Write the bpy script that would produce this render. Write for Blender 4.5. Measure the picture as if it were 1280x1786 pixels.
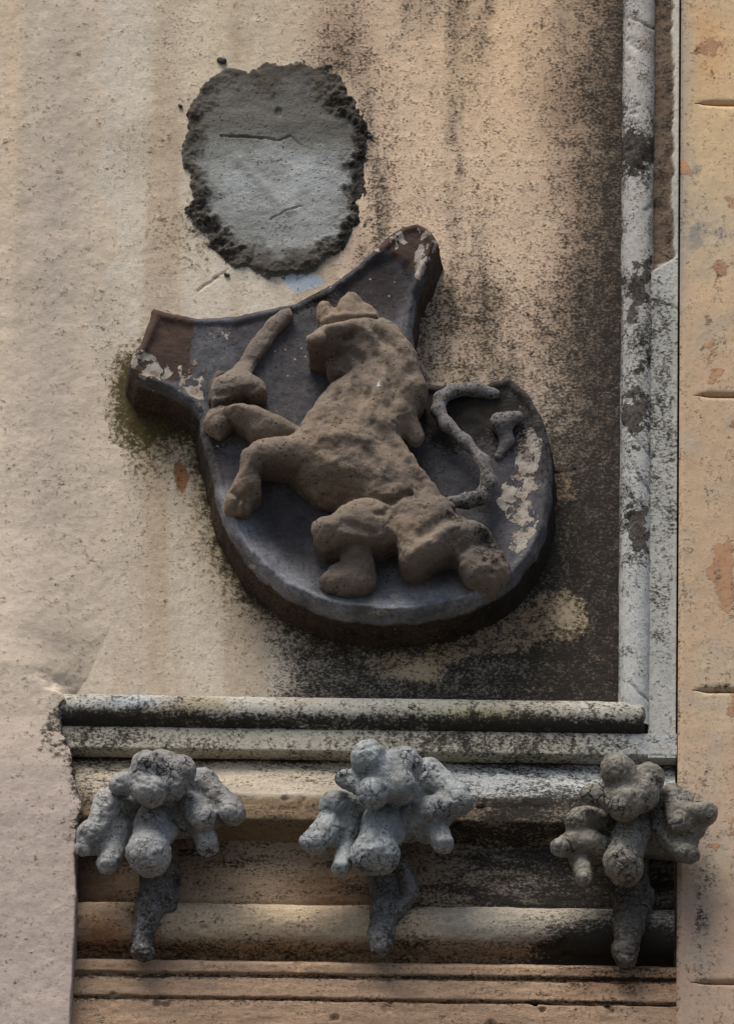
import bpy, math
import numpy as np
from mathutils import Vector, Matrix

# ------------------------------------------------------------------ camera
for o in list(bpy.data.objects): bpy.data.objects.remove(o)
scene = bpy.context.scene
PITCH, ROLL, DIST, CAMZ = math.radians(28), math.radians(0.80), 32.0, 1.6
TGT = np.array([0.0, 0.0, CAMZ + DIST*math.sin(PITCH)])
CAM = np.array([0.0, -DIST*math.cos(PITCH), CAMZ])
FWD = (TGT-CAM)/np.linalg.norm(TGT-CAM)
R0 = np.array([1.0, 0, 0]); U0 = np.cross(R0, FWD)
RGT = R0*math.cos(ROLL) + U0*math.sin(ROLL)      # photograph leans slightly clockwise
UPV = np.cross(RGT, FWD)
cam_data = bpy.data.cameras.new('camera'); cam = bpy.data.objects.new('camera', cam_data)
scene.collection.objects.link(cam); scene.camera = cam
cam_data.sensor_fit = 'HORIZONTAL'; cam_data.sensor_width = 36; cam_data.lens = 36*DIST/1.28
cam_data.clip_start = 0.1; cam_data.clip_end = 2000
M = Matrix(((RGT[0], UPV[0], -FWD[0], CAM[0]), (RGT[1], UPV[1], -FWD[1], CAM[1]), (RGT[2], UPV[2], -FWD[2], CAM[2]), (0, 0, 0, 1)))
cam.matrix_world = M

# ------------------------------------------------------------------ light
world = bpy.data.worlds.new('World'); scene.world = world; world.use_nodes = True
wn = world.node_tree; wn.nodes.clear()
sky = wn.nodes.new('ShaderNodeTexSky'); sky.sky_type = 'NISHITA'; sky.sun_disc = False
SUN_EL, SUN_AZ = math.radians(62), math.radians(-152)
sky.sun_elevation = SUN_EL; sky.sun_rotation = SUN_AZ
sky.air_density = 1.0; sky.dust_density = 3.0; sky.ozone_density = 1.0
bg = wn.nodes.new('ShaderNodeBackground'); bg.inputs[1].default_value = 0.095
wo = wn.nodes.new('ShaderNodeOutputWorld')
wn.links.new(sky.outputs[0], bg.inputs[0]); wn.links.new(bg.outputs[0], wo.inputs[0])
sun_data = bpy.data.lights.new('sun', 'SUN'); sun = bpy.data.objects.new('sun', sun_data)
scene.collection.objects.link(sun)
sun_data.energy = 2.4; sun_data.angle = math.radians(32); sun_data.color = (1.0, 0.94, 0.86)
sd = Vector((math.sin(SUN_AZ)*math.cos(SUN_EL), math.cos(SUN_AZ)*math.cos(SUN_EL), math.sin(SUN_EL)))
sun.rotation_euler = sd.to_track_quat('Z', 'Y').to_euler(); sun.location = (-4, -8, 14)
vs = scene.view_settings
vs.view_transform = 'Standard'; vs.look = 'None'; vs.gamma = 1; vs.use_curve_mapping = False
vs.exposure = 0.35

# ------------------------------------------------------------------ helpers
def P(u, v, d=0.0):
    """photo pixel -> world point on the plane d metres in front of the plaster"""
    k = 0.64/640/DIST
    u = np.asarray(u, float); v = np.asarray(v, float)
    dr = FWD + ((u-640)*k)[..., None]*RGT - ((v-893)*k)[..., None]*UPV
    t = (-d - CAM[1])/dr[..., 1]
    return CAM + dr*t[..., None]
def proj(p):
    q = p-CAM; z = q@FWD; k = DIST/0.64*640
    return 640 + (q@RGT)/z*k, 893 - (q@UPV)/z*k
def zz(v, d): return float(P(640, v, d)[2])
def xx(u, v, d=0.0): return float(P(u, v, d)[0])
rng = np.random.RandomState(7)
PERM = rng.permutation(4096); RV = rng.rand(4096)*2-1
def vnoise(p):
    i = np.floor(p).astype(np.int64); f = p-i; f = f*f*f*(f*(f*6-15)+10)
    def h(a, b, c): return RV[PERM[(PERM[(PERM[(i[..., 0]+a) & 4095] + i[..., 1]+b) & 4095] + i[..., 2]+c) & 4095]]
    x, y, z = f[..., 0], f[..., 1], f[..., 2]
    a = h(0,0,0)*(1-x)+h(1,0,0)*x; b = h(0,1,0)*(1-x)+h(1,1,0)*x
    c = h(0,0,1)*(1-x)+h(1,0,1)*x; e = h(0,1,1)*(1-x)+h(1,1,1)*x
    return (a*(1-y)+b*y)*(1-z) + (c*(1-y)+e*y)*z
def fbm(p, f, o=4, g=0.5, off=0.0):
    s = 0; a = 1; t = 0
    for k in range(o):
        s = s + a*vnoise(p*f + off + 17.3*k); t += a; a *= g; f *= 2.03
    return s/t
def ss(a, b, x):
    t = np.clip((x-a)/(b-a), 0, 1); return t*t*(3-2*t)
def lin(r, g, b):
    c = np.array([r, g, b])/255.0
    return np.where(c < .04045, c/12.92, ((c+.055)/1.055)**2.4)
def seg_d(U, V, pts, closed=False):
    D = np.full(U.shape, 1e9); n = len(pts)
    for k in range(n if closed else n-1):
        a = np.array(pts[k], float); b = np.array(pts[(k+1) % n], float); e = b-a
        t = np.clip(((U-a[0])*e[0]+(V-a[1])*e[1])/max(e@e, 1e-12), 0, 1)
        D = np.minimum(D, np.hypot(U-a[0]-t*e[0], V-a[1]-t*e[1]))
    return D
def poly_sd(U, V, pts):
    """signed distance to a closed outline, negative inside"""
    ins = np.zeros(U.shape, bool); n = len(pts)
    for k in range(n):
        (x0, y0), (x1, y1) = pts[k], pts[(k+1) % n]
        if y0 == y1: continue
        c = ((y0 > V) != (y1 > V)) & (U < (x1-x0)*(V-y0)/(y1-y0)+x0)
        ins ^= c
    D = seg_d(U, V, pts, True)
    return np.where(ins, -D, D)
def blob(U, V, cx, cy, rx, ry, ang=0.0):
    c, s = math.cos(ang), math.sin(ang)
    a = ((U-cx)*c+(V-cy)*s)/rx; b = (-(U-cx)*s+(V-cy)*c)/ry
    return np.exp(-(a*a+b*b))

COL = scene.collection
def tag(o, label=None, cat=None, group=None, kind=None):
    for k, v in (('label', label), ('category', cat), ('group', group), ('kind', kind)):
        if v: o[k] = v
    return o
def thing(name, label, cat, loc, group=None):
    o = bpy.data.objects.new(name, None); COL.objects.link(o); o.location = loc; o.empty_display_size = .1
    return tag(o, label, cat, group)
def mesh(name, verts, faces, mat, parent=None, smooth=True, base=None, stain=None):
    me = bpy.data.meshes.new(name); verts = np.asarray(verts, np.float32); faces = np.asarray(faces, np.int32)
    n, k = faces.shape
    me.vertices.add(len(verts)); me.vertices.foreach_set('co', verts.ravel())
    me.loops.add(n*k); me.loops.foreach_set('vertex_index', faces.ravel())
    me.polygons.add(n); me.polygons.foreach_set('loop_start', np.arange(0, n*k, k, dtype=np.int32))
    me.update(calc_edges=True)
    if smooth: me.polygons.foreach_set('use_smooth', np.ones(n, bool))
    if base is not None:
        for nm, arr in (('base', np.concatenate([base, np.ones((len(verts), 1))], 1)), ('stain', stain)):
            at = me.attributes.new(nm, 'FLOAT_COLOR', 'POINT')
            at.data.foreach_set('color', np.asarray(arr, np.float32).ravel())
    me.materials.append(mat)
    o = bpy.data.objects.new(name, me); COL.objects.link(o)
    if parent is not None:
        o.parent = parent; o.location = -Vector(parent.location)
    return o
def stain_arr(n, mould=0, moss=0, flake=0, brown=0):  # the mould channel also carries painted shade on some parts
    s = np.zeros((n, 4))
    for i, a in enumerate((mould, moss, flake, brown)): s[:, i] = a
    return s
def grid_faces(nz, nx, keep=None):
    i = np.arange(nz-1)[:, None]*nx + np.arange(nx-1)[None, :]
    f = np.stack([i, i+1, i+nx+1, i+nx], -1)
    if keep is not None: f = f[keep]
    return f.reshape(-1, 4)
def grid_pts(xs, zs, D):
    X, Z = np.meshgrid(xs, zs)
    return np.stack([X, -D, Z], -1).reshape(-1, 3)
def axis(dense0, dense1, step, lo, hi, cstep=0.06):
    a = np.arange(dense0, dense1, step)
    l = np.arange(lo, dense0, cstep) if lo < dense0 else np.array([])
    r = np.arange(dense1, hi+1e-6, cstep) if hi > dense1 else np.array([dense1])
    return np.concatenate([l[l < dense0-1e-4], a, r])
def rgb(n, c): return np.repeat(np.asarray(c, float)[None, :], n, 0)
def mixc(a, b, f): return a*(1-f[:, None]) + np.asarray(b)*f[:, None]

# ------------------------------------------------------------------ weathered material
def weathered(name, mould=(.018, .016, .013), moss=(.085, .066, .022), flake=(.50, .46, .38), flake2=None,
              brown=(.10, .062, .042), bump=.0025, mott=.28, pits=0.0, cracks=0.0, rough=.9, spk=190, fl_scale=34, stretch=(1, 1, 1), white=0.0, flamp=1.5):
    m = bpy.data.materials.new(name); m.use_nodes = True
    nt = m.node_tree; N = nt.nodes; L = nt.links; N.clear()
    out = N.new('ShaderNodeOutputMaterial'); b = N.new('ShaderNodeBsdfPrincipled'); L.new(b.outputs[0], out.inputs[0])
    b.inputs['Roughness'].default_value = rough; b.inputs['Specular IOR Level'].default_value = .25
    tc = N.new('ShaderNodeTexCoord')
    def mapv(s, off=(0, 0, 0)):
        mp = N.new('ShaderNodeMapping'); L.new(tc.outputs['Object'], mp.inputs[0])
        mp.inputs['Scale'].default_value = s; mp.inputs['Location'].default_value = off; return mp.outputs[0]
    def noise(scale, det=5, rgh=.6, s=(1, 1, 1), off=(0, 0, 0), dist=0.0):
        n = N.new('ShaderNodeTexNoise'); n.inputs['Scale'].default_value = scale; n.inputs['Detail'].default_value = det
        n.inputs['Roughness'].default_value = rgh; n.inputs['Distortion'].default_value = dist
        L.new(mapv(s, off), n.inputs['Vector']); return n.outputs[0]
    def val(x):
        return x
    def math_(op, a, c, cl=False):
        n = N.new('ShaderNodeMath'); n.operation = op; n.use_clamp = cl
        for k, x in enumerate((a, c)):
            if isinstance(x, (int, float)): n.inputs[k].default_value = x
            else: L.new(x, n.inputs[k])
        return n.outputs[0]
    def rng_(x, a, c, o0=0.0, o1=1.0, t='SMOOTHSTEP'):
        n = N.new('ShaderNodeMapRange'); n.interpolation_type = t
        L.new(x, n.inputs[0])
        for k, q in enumerate((a, c, o0, o1)): n.inputs[1+k].default_value = q
        return n.outputs[0]
    def mix(f, a, c, blend='MIX'):
        n = N.new('ShaderNodeMix'); n.data_type = 'RGBA'; n.blend_type = blend
        if isinstance(f, (int, float)): n.inputs[0].default_value = f
        else: L.new(f, n.inputs[0])
        for k, x in ((6, a), (7, c)):
            if isinstance(x, tuple): n.inputs[k].default_value = (*x, 1)
            else: L.new(x, n.inputs[k])
        return n.outputs[2]
    at = N.new('ShaderNodeAttribute'); at.attribute_name = 'base'
    st = N.new('ShaderNodeAttribute'); st.attribute_name = 'stain'
    sp = N.new('ShaderNodeSeparateColor'); L.new(st.outputs['Color'], sp.inputs[0])
    n_lo = noise(7, 6, .62); n_mid = noise(42, 6, .65, stretch); n_fine = noise(spk*1.15, 6, .78, (.7, 1, 1)); n_fine2 = noise(spk*.8, 4, .7, (1, 1, .8), (3, 5, 1))
    # base mottling
    g = N.new('ShaderNodeMapRange'); L.new(n_mid, g.inputs[0]); g.inputs[1].default_value = .25; g.inputs[2].default_value = .75
    g.inputs[3].default_value = 1-mott; g.inputs[4].default_value = 1+mott*.7
    g2 = rng_(n_lo, .3, .7, 1-mott*.5, 1+mott*.4, 'LINEAR')
    g3 = rng_(n_fine2, .3, .7, 1-mott*.55, 1+mott*.4, 'LINEAR')
    gm = math_('MULTIPLY', math_('MULTIPLY', g.outputs[0], g2), g3)
    cmb = N.new('ShaderNodeCombineColor')
    for k in range(3): L.new(gm, cmb.inputs[k])
    c = mix(1.0, at.outputs['Color'], cmb.outputs[0], 'MULTIPLY')
    def layer(a, nz, amp, n2, amp2, w):
        t = math_('ADD', a, math_('MULTIPLY', math_('SUBTRACT', nz, .5), amp))
        t = math_('ADD', t, math_('MULTIPLY', math_('SUBTRACT', n2, .5), amp2))
        return rng_(t, .5-w, .5+w)
    n_fl = noise(fl_scale, 6, .62, off=(7, 2, 4), dist=.3)
    n_br = noise(fl_scale*.7, 6, .65, off=(1, 8, 3), dist=.3)
    fb = layer(st.outputs['Alpha'], n_br, 1.5, n_mid, .5, .08)
    c = mix(fb, c, mix(n_mid, tuple(x*.75 for x in brown), tuple(x*1.3 for x in brown)))
    ff = layer(sp.outputs[2], n_fl, flamp, n_fine, .12, .03)
    c = mix(ff, c, mix(rng_(n_mid, .35, .65), flake, flake2 or tuple(x*.72 for x in flake)))
    n_ms = noise(spk*.75, 4, .7, off=(9, 1, 6))
    fm = layer(sp.outputs[1], n_ms, 2.8, n_mid, 1.0, .40)
    c = mix(fm, c, moss)
    fd = layer(sp.outputs[0], n_fine, 3.0, n_mid, 1.5, .33)
    c = mix(math_('MULTIPLY', rng_(fd, 0, .6), .55), c, mix(.55, c, (.075, .052, .036)))
    c = mix(math_('MULTIPLY', fd, .95), c, mix(n_fine2, tuple(x*.6 for x in mould), tuple(x*1.7 for x in mould)))
    hgt = math_('ADD', math_('MULTIPLY', n_mid, .55), math_('MULTIPLY', n_fine, .35))
    hgt = math_('ADD', hgt, math_('MULTIPLY', ff, .35))
    if pits > 0:
        v = N.new('ShaderNodeTexVoronoi'); v.inputs['Scale'].default_value = 82; v.inputs['Randomness'].default_value = 1
        L.new(mapv((1, 1, 1.3)), v.inputs['Vector'])
        wv = rng_(noise(30, 3, .6, off=(2, 2, 9)), .45, .56)
        pf = math_('MULTIPLY', rng_(v.outputs['Distance'], .08, .20, 1, 0), wv)
        c = mix(math_('MULTIPLY', pf, pits), c, (.012, .010, .008))
        hgt = math_('SUBTRACT', hgt, math_('MULTIPLY', pf, .6*pits))
    if cracks > 0:
        v = N.new('ShaderNodeTexVoronoi'); v.feature = 'DISTANCE_TO_EDGE'; v.inputs['Scale'].default_value = 58
        mv = N.new('ShaderNodeVectorMath'); mv.operation = 'ADD'
        nn = N.new('ShaderNodeTexNoise'); nn.inputs['Scale'].default_value = 60; L.new(tc.outputs['Object'], nn.inputs['Vector'])
        sc = N.new('ShaderNodeVectorMath'); sc.operation = 'SCALE'; sc.inputs['Scale'].default_value = .018
        L.new(nn.outputs['Color'], sc.inputs[0]); L.new(tc.outputs['Object'], mv.inputs[0]); L.new(sc.outputs[0], mv.inputs[1])
        L.new(mv.outputs[0], v.inputs['Vector'])
        cw = rng_(noise(16, 3, .6, off=(4, 4, 1)), .52, .66)
        cf = math_('MULTIPLY', rng_(v.outputs['Distance'], .012, .06, 1, 0), cw)
        c = mix(math_('MULTIPLY', cf, cracks), c, (.014, .012, .011))
        hgt = math_('SUBTRACT', hgt, math_('MULTIPLY', cf, .8))
    if white > 0:
        v = N.new('ShaderNodeTexVoronoi'); v.inputs['Scale'].default_value = 46; L.new(mapv((1, 1, 1), (.3, .7, .2)), v.inputs['Vector'])
        wf = math_('MULTIPLY', rng_(v.outputs['Distance'], .05, .12, 1, 0), rng_(noise(14, 3, .6, off=(6, 3, 2)), .52, .6))
        c = mix(math_('MULTIPLY', wf, white), c, (.62, .60, .56))
    L.new(c, b.inputs['Base Color'])
    bp = N.new('ShaderNodeBump'); bp.inputs['Strength'].default_value = 1.0; bp.inputs['Distance'].default_value = bump*3
    L.new(hgt, bp.inputs['Height']); L.new(bp.outputs[0], b.inputs['Normal'])
    return m

M_PLASTER = weathered('plaster', flake=(.52, .46, .36), mott=.2, bump=.0012, brown=(.30, .14, .065))
M_PIER = weathered('pink_render', mott=.12, bump=.0012, spk=120)
M_OCHRE = weathered('ochre_render', mott=.10, bump=.0008, flake=(.47, .27, .15), flake2=(.42, .25, .15), fl_scale=12, stretch=(1.6, 1, .5), brown=(.33, .29, .24))
M_FRAME = weathered('white_paint_moulding', mott=.22, bump=.0014, flake=(.115, .10, .085), flake2=(.085, .075, .065), stretch=(1, 1, .6))
M_CORN = weathered('cornice_render', mott=.3, bump=.0018, flake=(.34, .15, .07), stretch=(.4, 1, 1.6))
M_MORTAR = weathered('grey_mortar', mott=.22, bump=.0022, pits=.6)
M_SHIELD = weathered('shield_paint', rough=.97, mott=.42, bump=.0016, pits=.4, flake=(.46, .43, .37), flake2=(.34, .27, .22), brown=(.078, .050, .040), fl_scale=42, white=.6, flamp=2.3)
M_LION = weathered('lion_stucco', mott=.2, bump=.0022, pits=.7, flake=(.62, .62, .62))
M_BOSS = weathered('boss_stucco', rough=.42, mott=.42, bump=.0016, cracks=.95, pits=.3, flake=(.58, .58, .55), flake2=(.40, .40, .37), fl_scale=60, flamp=2.0)
M_STREET = bpy.data.materials.new('street'); M_STREET.use_nodes = True
_n = M_STREET.node_tree; _b = _n.nodes['Principled BSDF']; _t = _n.nodes.new('ShaderNodeTexNoise'); _t.inputs['Scale'].default_value = 4
_r = _n.nodes.new('ShaderNodeMapRange'); _r.inputs[3].default_value = .04; _r.inputs[4].default_value = .08
_n.links.new(_t.outputs[0], _r.inputs[0]); _n.links.new(_r.outputs[0], _b.inputs['Base Color']); _b.inputs['Roughness'].default_value = .9

# ------------------------------------------------------------------ SDF sculpting
class Sculpt:
    def __init__(s, lo, hi, h):
        s.h = h; s.lo = np.array(lo, float)
        s.n = np.ceil((np.array(hi)-s.lo)/h).astype(int)+1
        s.F = np.full(s.n, .5, np.float32)
        s.ax = [s.lo[k]+h*np.arange(s.n[k]) for k in range(3)]
    def box(s, lo, hi):
        a = np.clip(np.floor((lo-s.lo)/s.h).astype(int), 0, s.n-1); b = np.clip(np.ceil((hi-s.lo)/s.h).astype(int)+1, 1, s.n)
        sl = tuple(slice(a[k], b[k]) for k in range(3))
        return sl, s.ax[0][sl[0]][:, None, None], s.ax[1][sl[1]][None, :, None], s.ax[2][sl[2]][None, None, :]
    def cone(s, a, b, ra, rb, k=.012, sub=False):
        a = np.array(a, float); b = np.array(b, float); m = max(ra, rb)+k+3*s.h
        sl, X, Y, Z = s.box(np.minimum(a, b)-m, np.maximum(a, b)+m)
        if min(q.stop-q.start for q in sl) <= 0: return
        e = b-a; l = max(e@e, 1e-12)
        t = np.clip(((X-a[0])*e[0]+(Y-a[1])*e[1]+(Z-a[2])*e[2])/l, 0, 1) if l > 1e-10 else 0.0
        d = np.sqrt((X-a[0]-t*e[0])**2+(Y-a[1]-t*e[1])**2+(Z-a[2]-t*e[2])**2) - (ra+(rb-ra)*t)
        f = s.F[sl]
        if sub:
            h = np.clip(.5-.5*(f+d)/k, 0, 1); s.F[sl] = f*(1-h)-d*h+k*h*(1-h)
        else:
            h = np.clip(.5+.5*(f-d)/k, 0, 1); s.F[sl] = f*(1-h)+d*h-k*h*(1-h)
    def chain(s, pts, k=.012, sub=False):
        """pts: (u, v, depth mm, radius px)"""
        W = [P(p[0], p[1], p[2]*.001) for p in pts]; r = [p[3]*.001 for p in pts]
        if len(pts) == 1: s.cone(W[0], W[0]+1e-4, r[0], r[0], k, sub)
        for i in range(len(pts)-1): s.cone(W[i], W[i+1], r[i], r[i+1], k, sub)
    def build(s):
        F = s.F; ins = F < 0
        c = [(i, j, k) for i in (0, 1) for j in (0, 1) for k in (0, 1)]
        sh = tuple(q-1 for q in F.shape)
        g = lambda A, o: A[o[0]:o[0]+sh[0], o[1]:o[1]+sh[1], o[2]:o[2]+sh[2]]
        cnt = sum(g(ins, o).astype(np.int8) for o in c)
        act = np.argwhere((cnt > 0) & (cnt < 8))
        idx = -np.ones(sh, np.int32); idx[tuple(act.T)] = np.arange(len(act))
        acc = np.zeros((len(act), 3)); num = np.zeros(len(act))
        for a in range(8):
            for b in range(a+1, 8):
                A, B = np.array(c[a]), np.array(c[b])
                if abs(A-B).sum() != 1: continue
                fa = F[tuple((act+A).T)]; fb = F[tuple((act+B).T)]
                m = (fa < 0) != (fb < 0)
                t = np.where(m, fa/np.where(m, fa-fb, 1), 0)
                acc += m[:, None]*(A+(B-A)*t[:, None]); num += m
        V = s.lo + (act + acc/num[:, None])*s.h
        quads = []
        for ax in range(3):
            o1, o2 = [(1, 2), (2, 0), (0, 1)][ax]
            s0 = [slice(1, -1)]*3; s0[ax] = slice(0, -1); s1 = [slice(1, -1)]*3; s1[ax] = slice(1, None)
            a = ins[tuple(s0)]; b = ins[tuple(s1)]
            for sgn, msk in ((1, a & ~b), (-1, ~a & b)):
                e = np.argwhere(msk)
                if not len(e): continue
                e = e + np.array([0 if k == ax else 1 for k in range(3)])
                d1 = np.zeros(3, int); d1[o1] = 1; d2 = np.zeros(3, int); d2[o2] = 1
                q = [idx[tuple((e-d1-d2).T)], idx[tuple((e-d2).T)], idx[tuple(e.T)], idx[tuple((e-d1).T)]]
                q = np.stack(q if sgn > 0 else q[::-1], 1); quads.append(q[(q >= 0).all(1)])
        return V, np.concatenate(quads)
def vnormals(V, Q):
    n = np.cross(V[Q[:, 2]]-V[Q[:, 0]], V[Q[:, 3]]-V[Q[:, 1]]); N = np.zeros_like(V)
    for k in range(4): np.add.at(N, Q[:, k], n)
    return N/np.maximum(np.linalg.norm(N, axis=1), 1e-12)[:, None]
def bounds(chains, pad=.02):
    W = np.array([P(p[0], p[1], p[2]*.001) for ch in chains for p in ch]); r = np.array([p[3]*.001 for ch in chains for p in ch])[:, None]
    return (W-r).min(0)-pad, (W+r).max(0)+pad
def sculpted(chains, h, k=.012, subs=(), disp=((22, .004), (75, .0016)), seed=0.0, ksub=.008, ridge=0.0):
    lo, hi = bounds(chains); S = Sculpt(lo, hi, h)
    for ch in chains: S.chain(ch, k)
    for ch in subs: S.chain(ch, ksub, True)
    V, Q = S.build(); N = vnormals(V, Q)
    for f, a in disp: V = V + N*(fbm(V, f, 3, .5, seed)*a)[:, None]*1.6
    if ridge: V = V - N*(ss(.16, 0, np.abs(fbm(V, 26, 3, .55, seed+5)))*ridge)[:, None]
    return V, Q

# ------------------------------------------------------------------ outlines in the photograph
SHIELD = [(268,533),(300,541),(345,547),(390,547),(440,540),(480,530),(515,522),(550,505),(590,480),(625,455),(655,425),(680,403),(705,390),(728,386),(748,398),(764,421),
 (750,455),(728,501),(716,565),(722,605),(735,640),(745,663),(770,667),(800,667),(840,667),(868,660),(890,653),(907,672),(925,690),(945,725),(957,770),(962,820),(960,870),(950,920),
 (930,965),(900,1005),(860,1035),(820,1053),(770,1066),(720,1075),(660,1076),(600,1068),(550,1055),(500,1030),(460,1000),(430,968),(405,930),(390,900),(380,860),(370,820),(360,780),
 (352,750),(350,722),(335,700),(310,685),(290,675),(270,668),(240,660),(230,640),(229,620),(245,600),(255,575)]
PATCH = [(382,118),(405,128),(440,120),(480,112),(530,118),(560,122),(590,140),(612,165),(632,195),(640,235),(641,280),(638,320),(640,360),(628,400),(620,430),(590,455),(550,470),(510,476),(470,488),(440,475),(400,462),(370,430),(350,400),(335,360),(322,320),(318,285),(310,248),(325,215),(335,180),(350,155),(362,128)]

# ================================================================== STREET AND FACADE
gv = [(-300, -300, 0), (300, -300, 0), (300, 300, 0), (-300, 300, 0)]
tag(mesh('ground', gv, [[0, 1, 2, 3]], M_STREET, smooth=False), kind='structure')
def box_vf(x0, x1, y0, y1, z0, z1):
    v = [(x, y, z) for x in (x0, x1) for y in (y0, y1) for z in (z0, z1)]
    return v, [[0, 1, 3, 2], [4, 6, 7, 5], [0, 4, 5, 1], [2, 3, 7, 6], [0, 2, 6, 4], [1, 5, 7, 3]]
v, f = box_vf(-5, 5, .09, .6, 0, TGT[2]+3.5)
fw = mesh('facade_wall', v, f, M_PLASTER, smooth=False, base=rgb(8, lin(188, 166, 138)), stain=stain_arr(8))
tag(fw, 'tall plain masonry wall that carries the plaster panel and piers', 'wall')

# ================================================================== PLASTER PANEL
wall = thing('plaster_wall', 'stained cream plaster panel with black mould and a grey mortar patch', 'wall', (0, 0, zz(1222, 0)))
xs = axis(xx(-30, 893), xx(1186, 893), .0025, xx(-420, 893), xx(1186, 893)); zs = axis(zz(1260, 0), zz(-60, 0), .0025, zz(1260, 0), zz(-900, 0))
X, Z = np.meshgrid(xs, zs); pp = np.stack([X, 0*X, Z], -1).reshape(-1, 3)
U, V = proj(pp)
n1 = fbm(pp, 6, 4, .55); n2 = fbm(pp, 22, 4, .6, 5.0); n3 = fbm(pp*np.array([1, 1, .18]), 16, 4, .55, 9.0); n4 = fbm(pp, 70, 3, .6, 3.0)
Uw = U + 16*n2 + 7*n4; Vw = V + 16*fbm(pp, 22, 4, .6, 31.0) + 7*fbm(pp, 70, 3, .6, 41.0)
def panel_colour():
    n = len(U)
    c = rgb(n, lin(215, 203, 184))
    c = mixc(c, lin(216, 198, 168), ss(200, 380, U)*ss(520, 100, V)*.7)
    c = mixc(c, lin(200, 190, 178), blob(U, V, 120-V*.05, 300, 75, 700)*.8)
    c = mixc(c, lin(214, 184, 148), blob(U, V, 25, 100, 45, 420)*.6)
    c = mixc(c, lin(228, 198, 168), ss(440, 720, U)*ss(900, 500, V)*.85)
    c = mixc(c, lin(236, 202, 162), blob(U, V, 870, 60, 110, 190)*.8)
    c = mixc(c, lin(128, 103, 82), ss(880, 1060, U+60*n1)*.8)
    c = mixc(c, lin(168, 140, 116), blob(U, V, 590, 60, 60, 120)*.7)
    c = mixc(c, lin(206, 190, 168), ss(560, 900, V)*ss(560, 300, U)*.6)
    c = mixc(c, lin(150, 132, 112), ss(-.05, .5, n3)*ss(250, 700, U)*.5)
    c = mixc(c, lin(150, 130, 110), ss(.1, .6, n1)*.25); c = mixc(c, lin(186, 164, 136), ss(0, .5, fbm(pp*np.array([1, 1, .08]), 11, 4, .6, 63.0))*.6)
    # blue-white exposed spot above the shield
    s = poly_sd(U+3*n4, V+3*n4, [(484, 477), (500, 473), (540, 474), (566, 486), (560, 496), (528, 508), (518, 512), (500, 497)])
    c = mixc(c, lin(176, 188, 197), ss(1.5, -1.5, s))
    # terracotta spot left of the shield
    s = poly_sd(U+2*n4, V+4*n4, [(303, 808), (312, 803), (324, 815), (331, 832), (326, 850), (318, 862), (309, 852), (304, 830)])
    c = mixc(c, lin(158, 108, 76), ss(1.5, -1.5, s))
    return c
sdS = poly_sd(U, V-25, SHIELD)                 # around where the shield meets the plaster
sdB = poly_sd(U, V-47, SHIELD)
mo = np.zeros(len(U))
mo += -.04 + .26*ss(380, 760, U)
mo += .34*ss(930, 1060, Uw)*ss(-100, 200, V) + .14*ss(890, 1000, Uw)
mo += .30*ss(860, 1000, Uw+.25*(V-600))*ss(330, 620, Vw)*ss(700, 840, U)
mo += .42*ss(850, 960, Uw)*ss(760, 960, Vw) + .28*ss(930, 1040, Uw)*ss(380, 560, Vw)
mo += .75*ss(930, 985, Uw)*ss(815, 860, Vw)
mo += .80*ss(1075, 1150, Vw)*ss(430, 560, Uw)*ss(-40, 60, Vw-1060+0*U)
mo += .75*np.exp(-np.maximum(sdB, 0)/40)*ss(640, 900, V)*ss(320, 460, U)  # mould mixed with painted occlusion shade around the lower shield
mo += .55*np.exp(-np.maximum(sdB, 0)/14)*ss(500, 700, V)  # tighter band of the same mould and painted shade
mo += .38*blob(U, V, 785, 540, 70, 60) + .22*blob(U, V, 860, 560, 110, 120) + .3*blob(U, V, 830, 420, 18, 110)
mo += .34*blob(U, V, 600, 60, 45, 100) + .35*blob(U, V, 565, 105, 60, 35) + .4*blob(U, V, 655, 300, 32, 130)
mo += .22*blob(U, V, 320, 60, 60, 90) + .2*blob(U, V, 310, 400, 60, 40) + .15*blob(U, V, 250, 900, 150, 200) + .1*blob(U, V, 150, 250, 60, 400)
mo += .36*ss(.05, .55, n3)*ss(480, 760, U) + .10*n1
mo += .55*np.exp(-np.maximum(1218-V, 0)/16)*ss(350, 520, U) + .35*np.exp(-np.maximum(1085-U, 0)/14)
mo += .5*blob(U, V, 100, 1210, 26, 20) + .45*ss(985, 1085, U+30*n1)
# bare pale patches where the mould has come away
pal = [[(985,1030),(1010,1035),(1026,1070),(1015,1105),(975,1118),(930,1122),(920,1135),(870,1145),(820,1140),(790,1160),(760,1185),(720,1190),(690,1180),(655,1172),(640,1150),(700,1140),(800,1120),(880,1075),(940,1045)],
       [(965,835),(985,822),(1006,832),(1006,872),(985,880),(968,900),(958,880)]]
pm = np.zeros(len(U))
for q in pal: pm = np.maximum(pm, ss(6, -4, poly_sd(Uw, Vw, q)))
mo = mo*(1-pm*(.52+.35*blob(U, V, 990, 1075, 40, 45)+.35*blob(U, V, 725, 1172, 45, 20)))
mo = mo*ss(-6, 10, poly_sd(U, V, PATCH)+6)
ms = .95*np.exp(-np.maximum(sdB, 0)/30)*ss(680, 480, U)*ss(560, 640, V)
ms += .10*ss(0, .5, n1) + .7*blob(U, V, 270, 735, 70, 45) + .35*blob(U, V, 240, 790, 60, 60) + .45*blob(U, V, 222, 655, 22, 60) + .22*blob(U, V, 760, 640, 70, 40) + .25*blob(U, V, 330, 420, 70, 60)
mo += .30*blob(U, V, 255, 740, 70, 60)
mo = np.where(mo > 0, .80*(1-np.exp(-mo*1.2)), mo)
cb = panel_colour()
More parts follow.
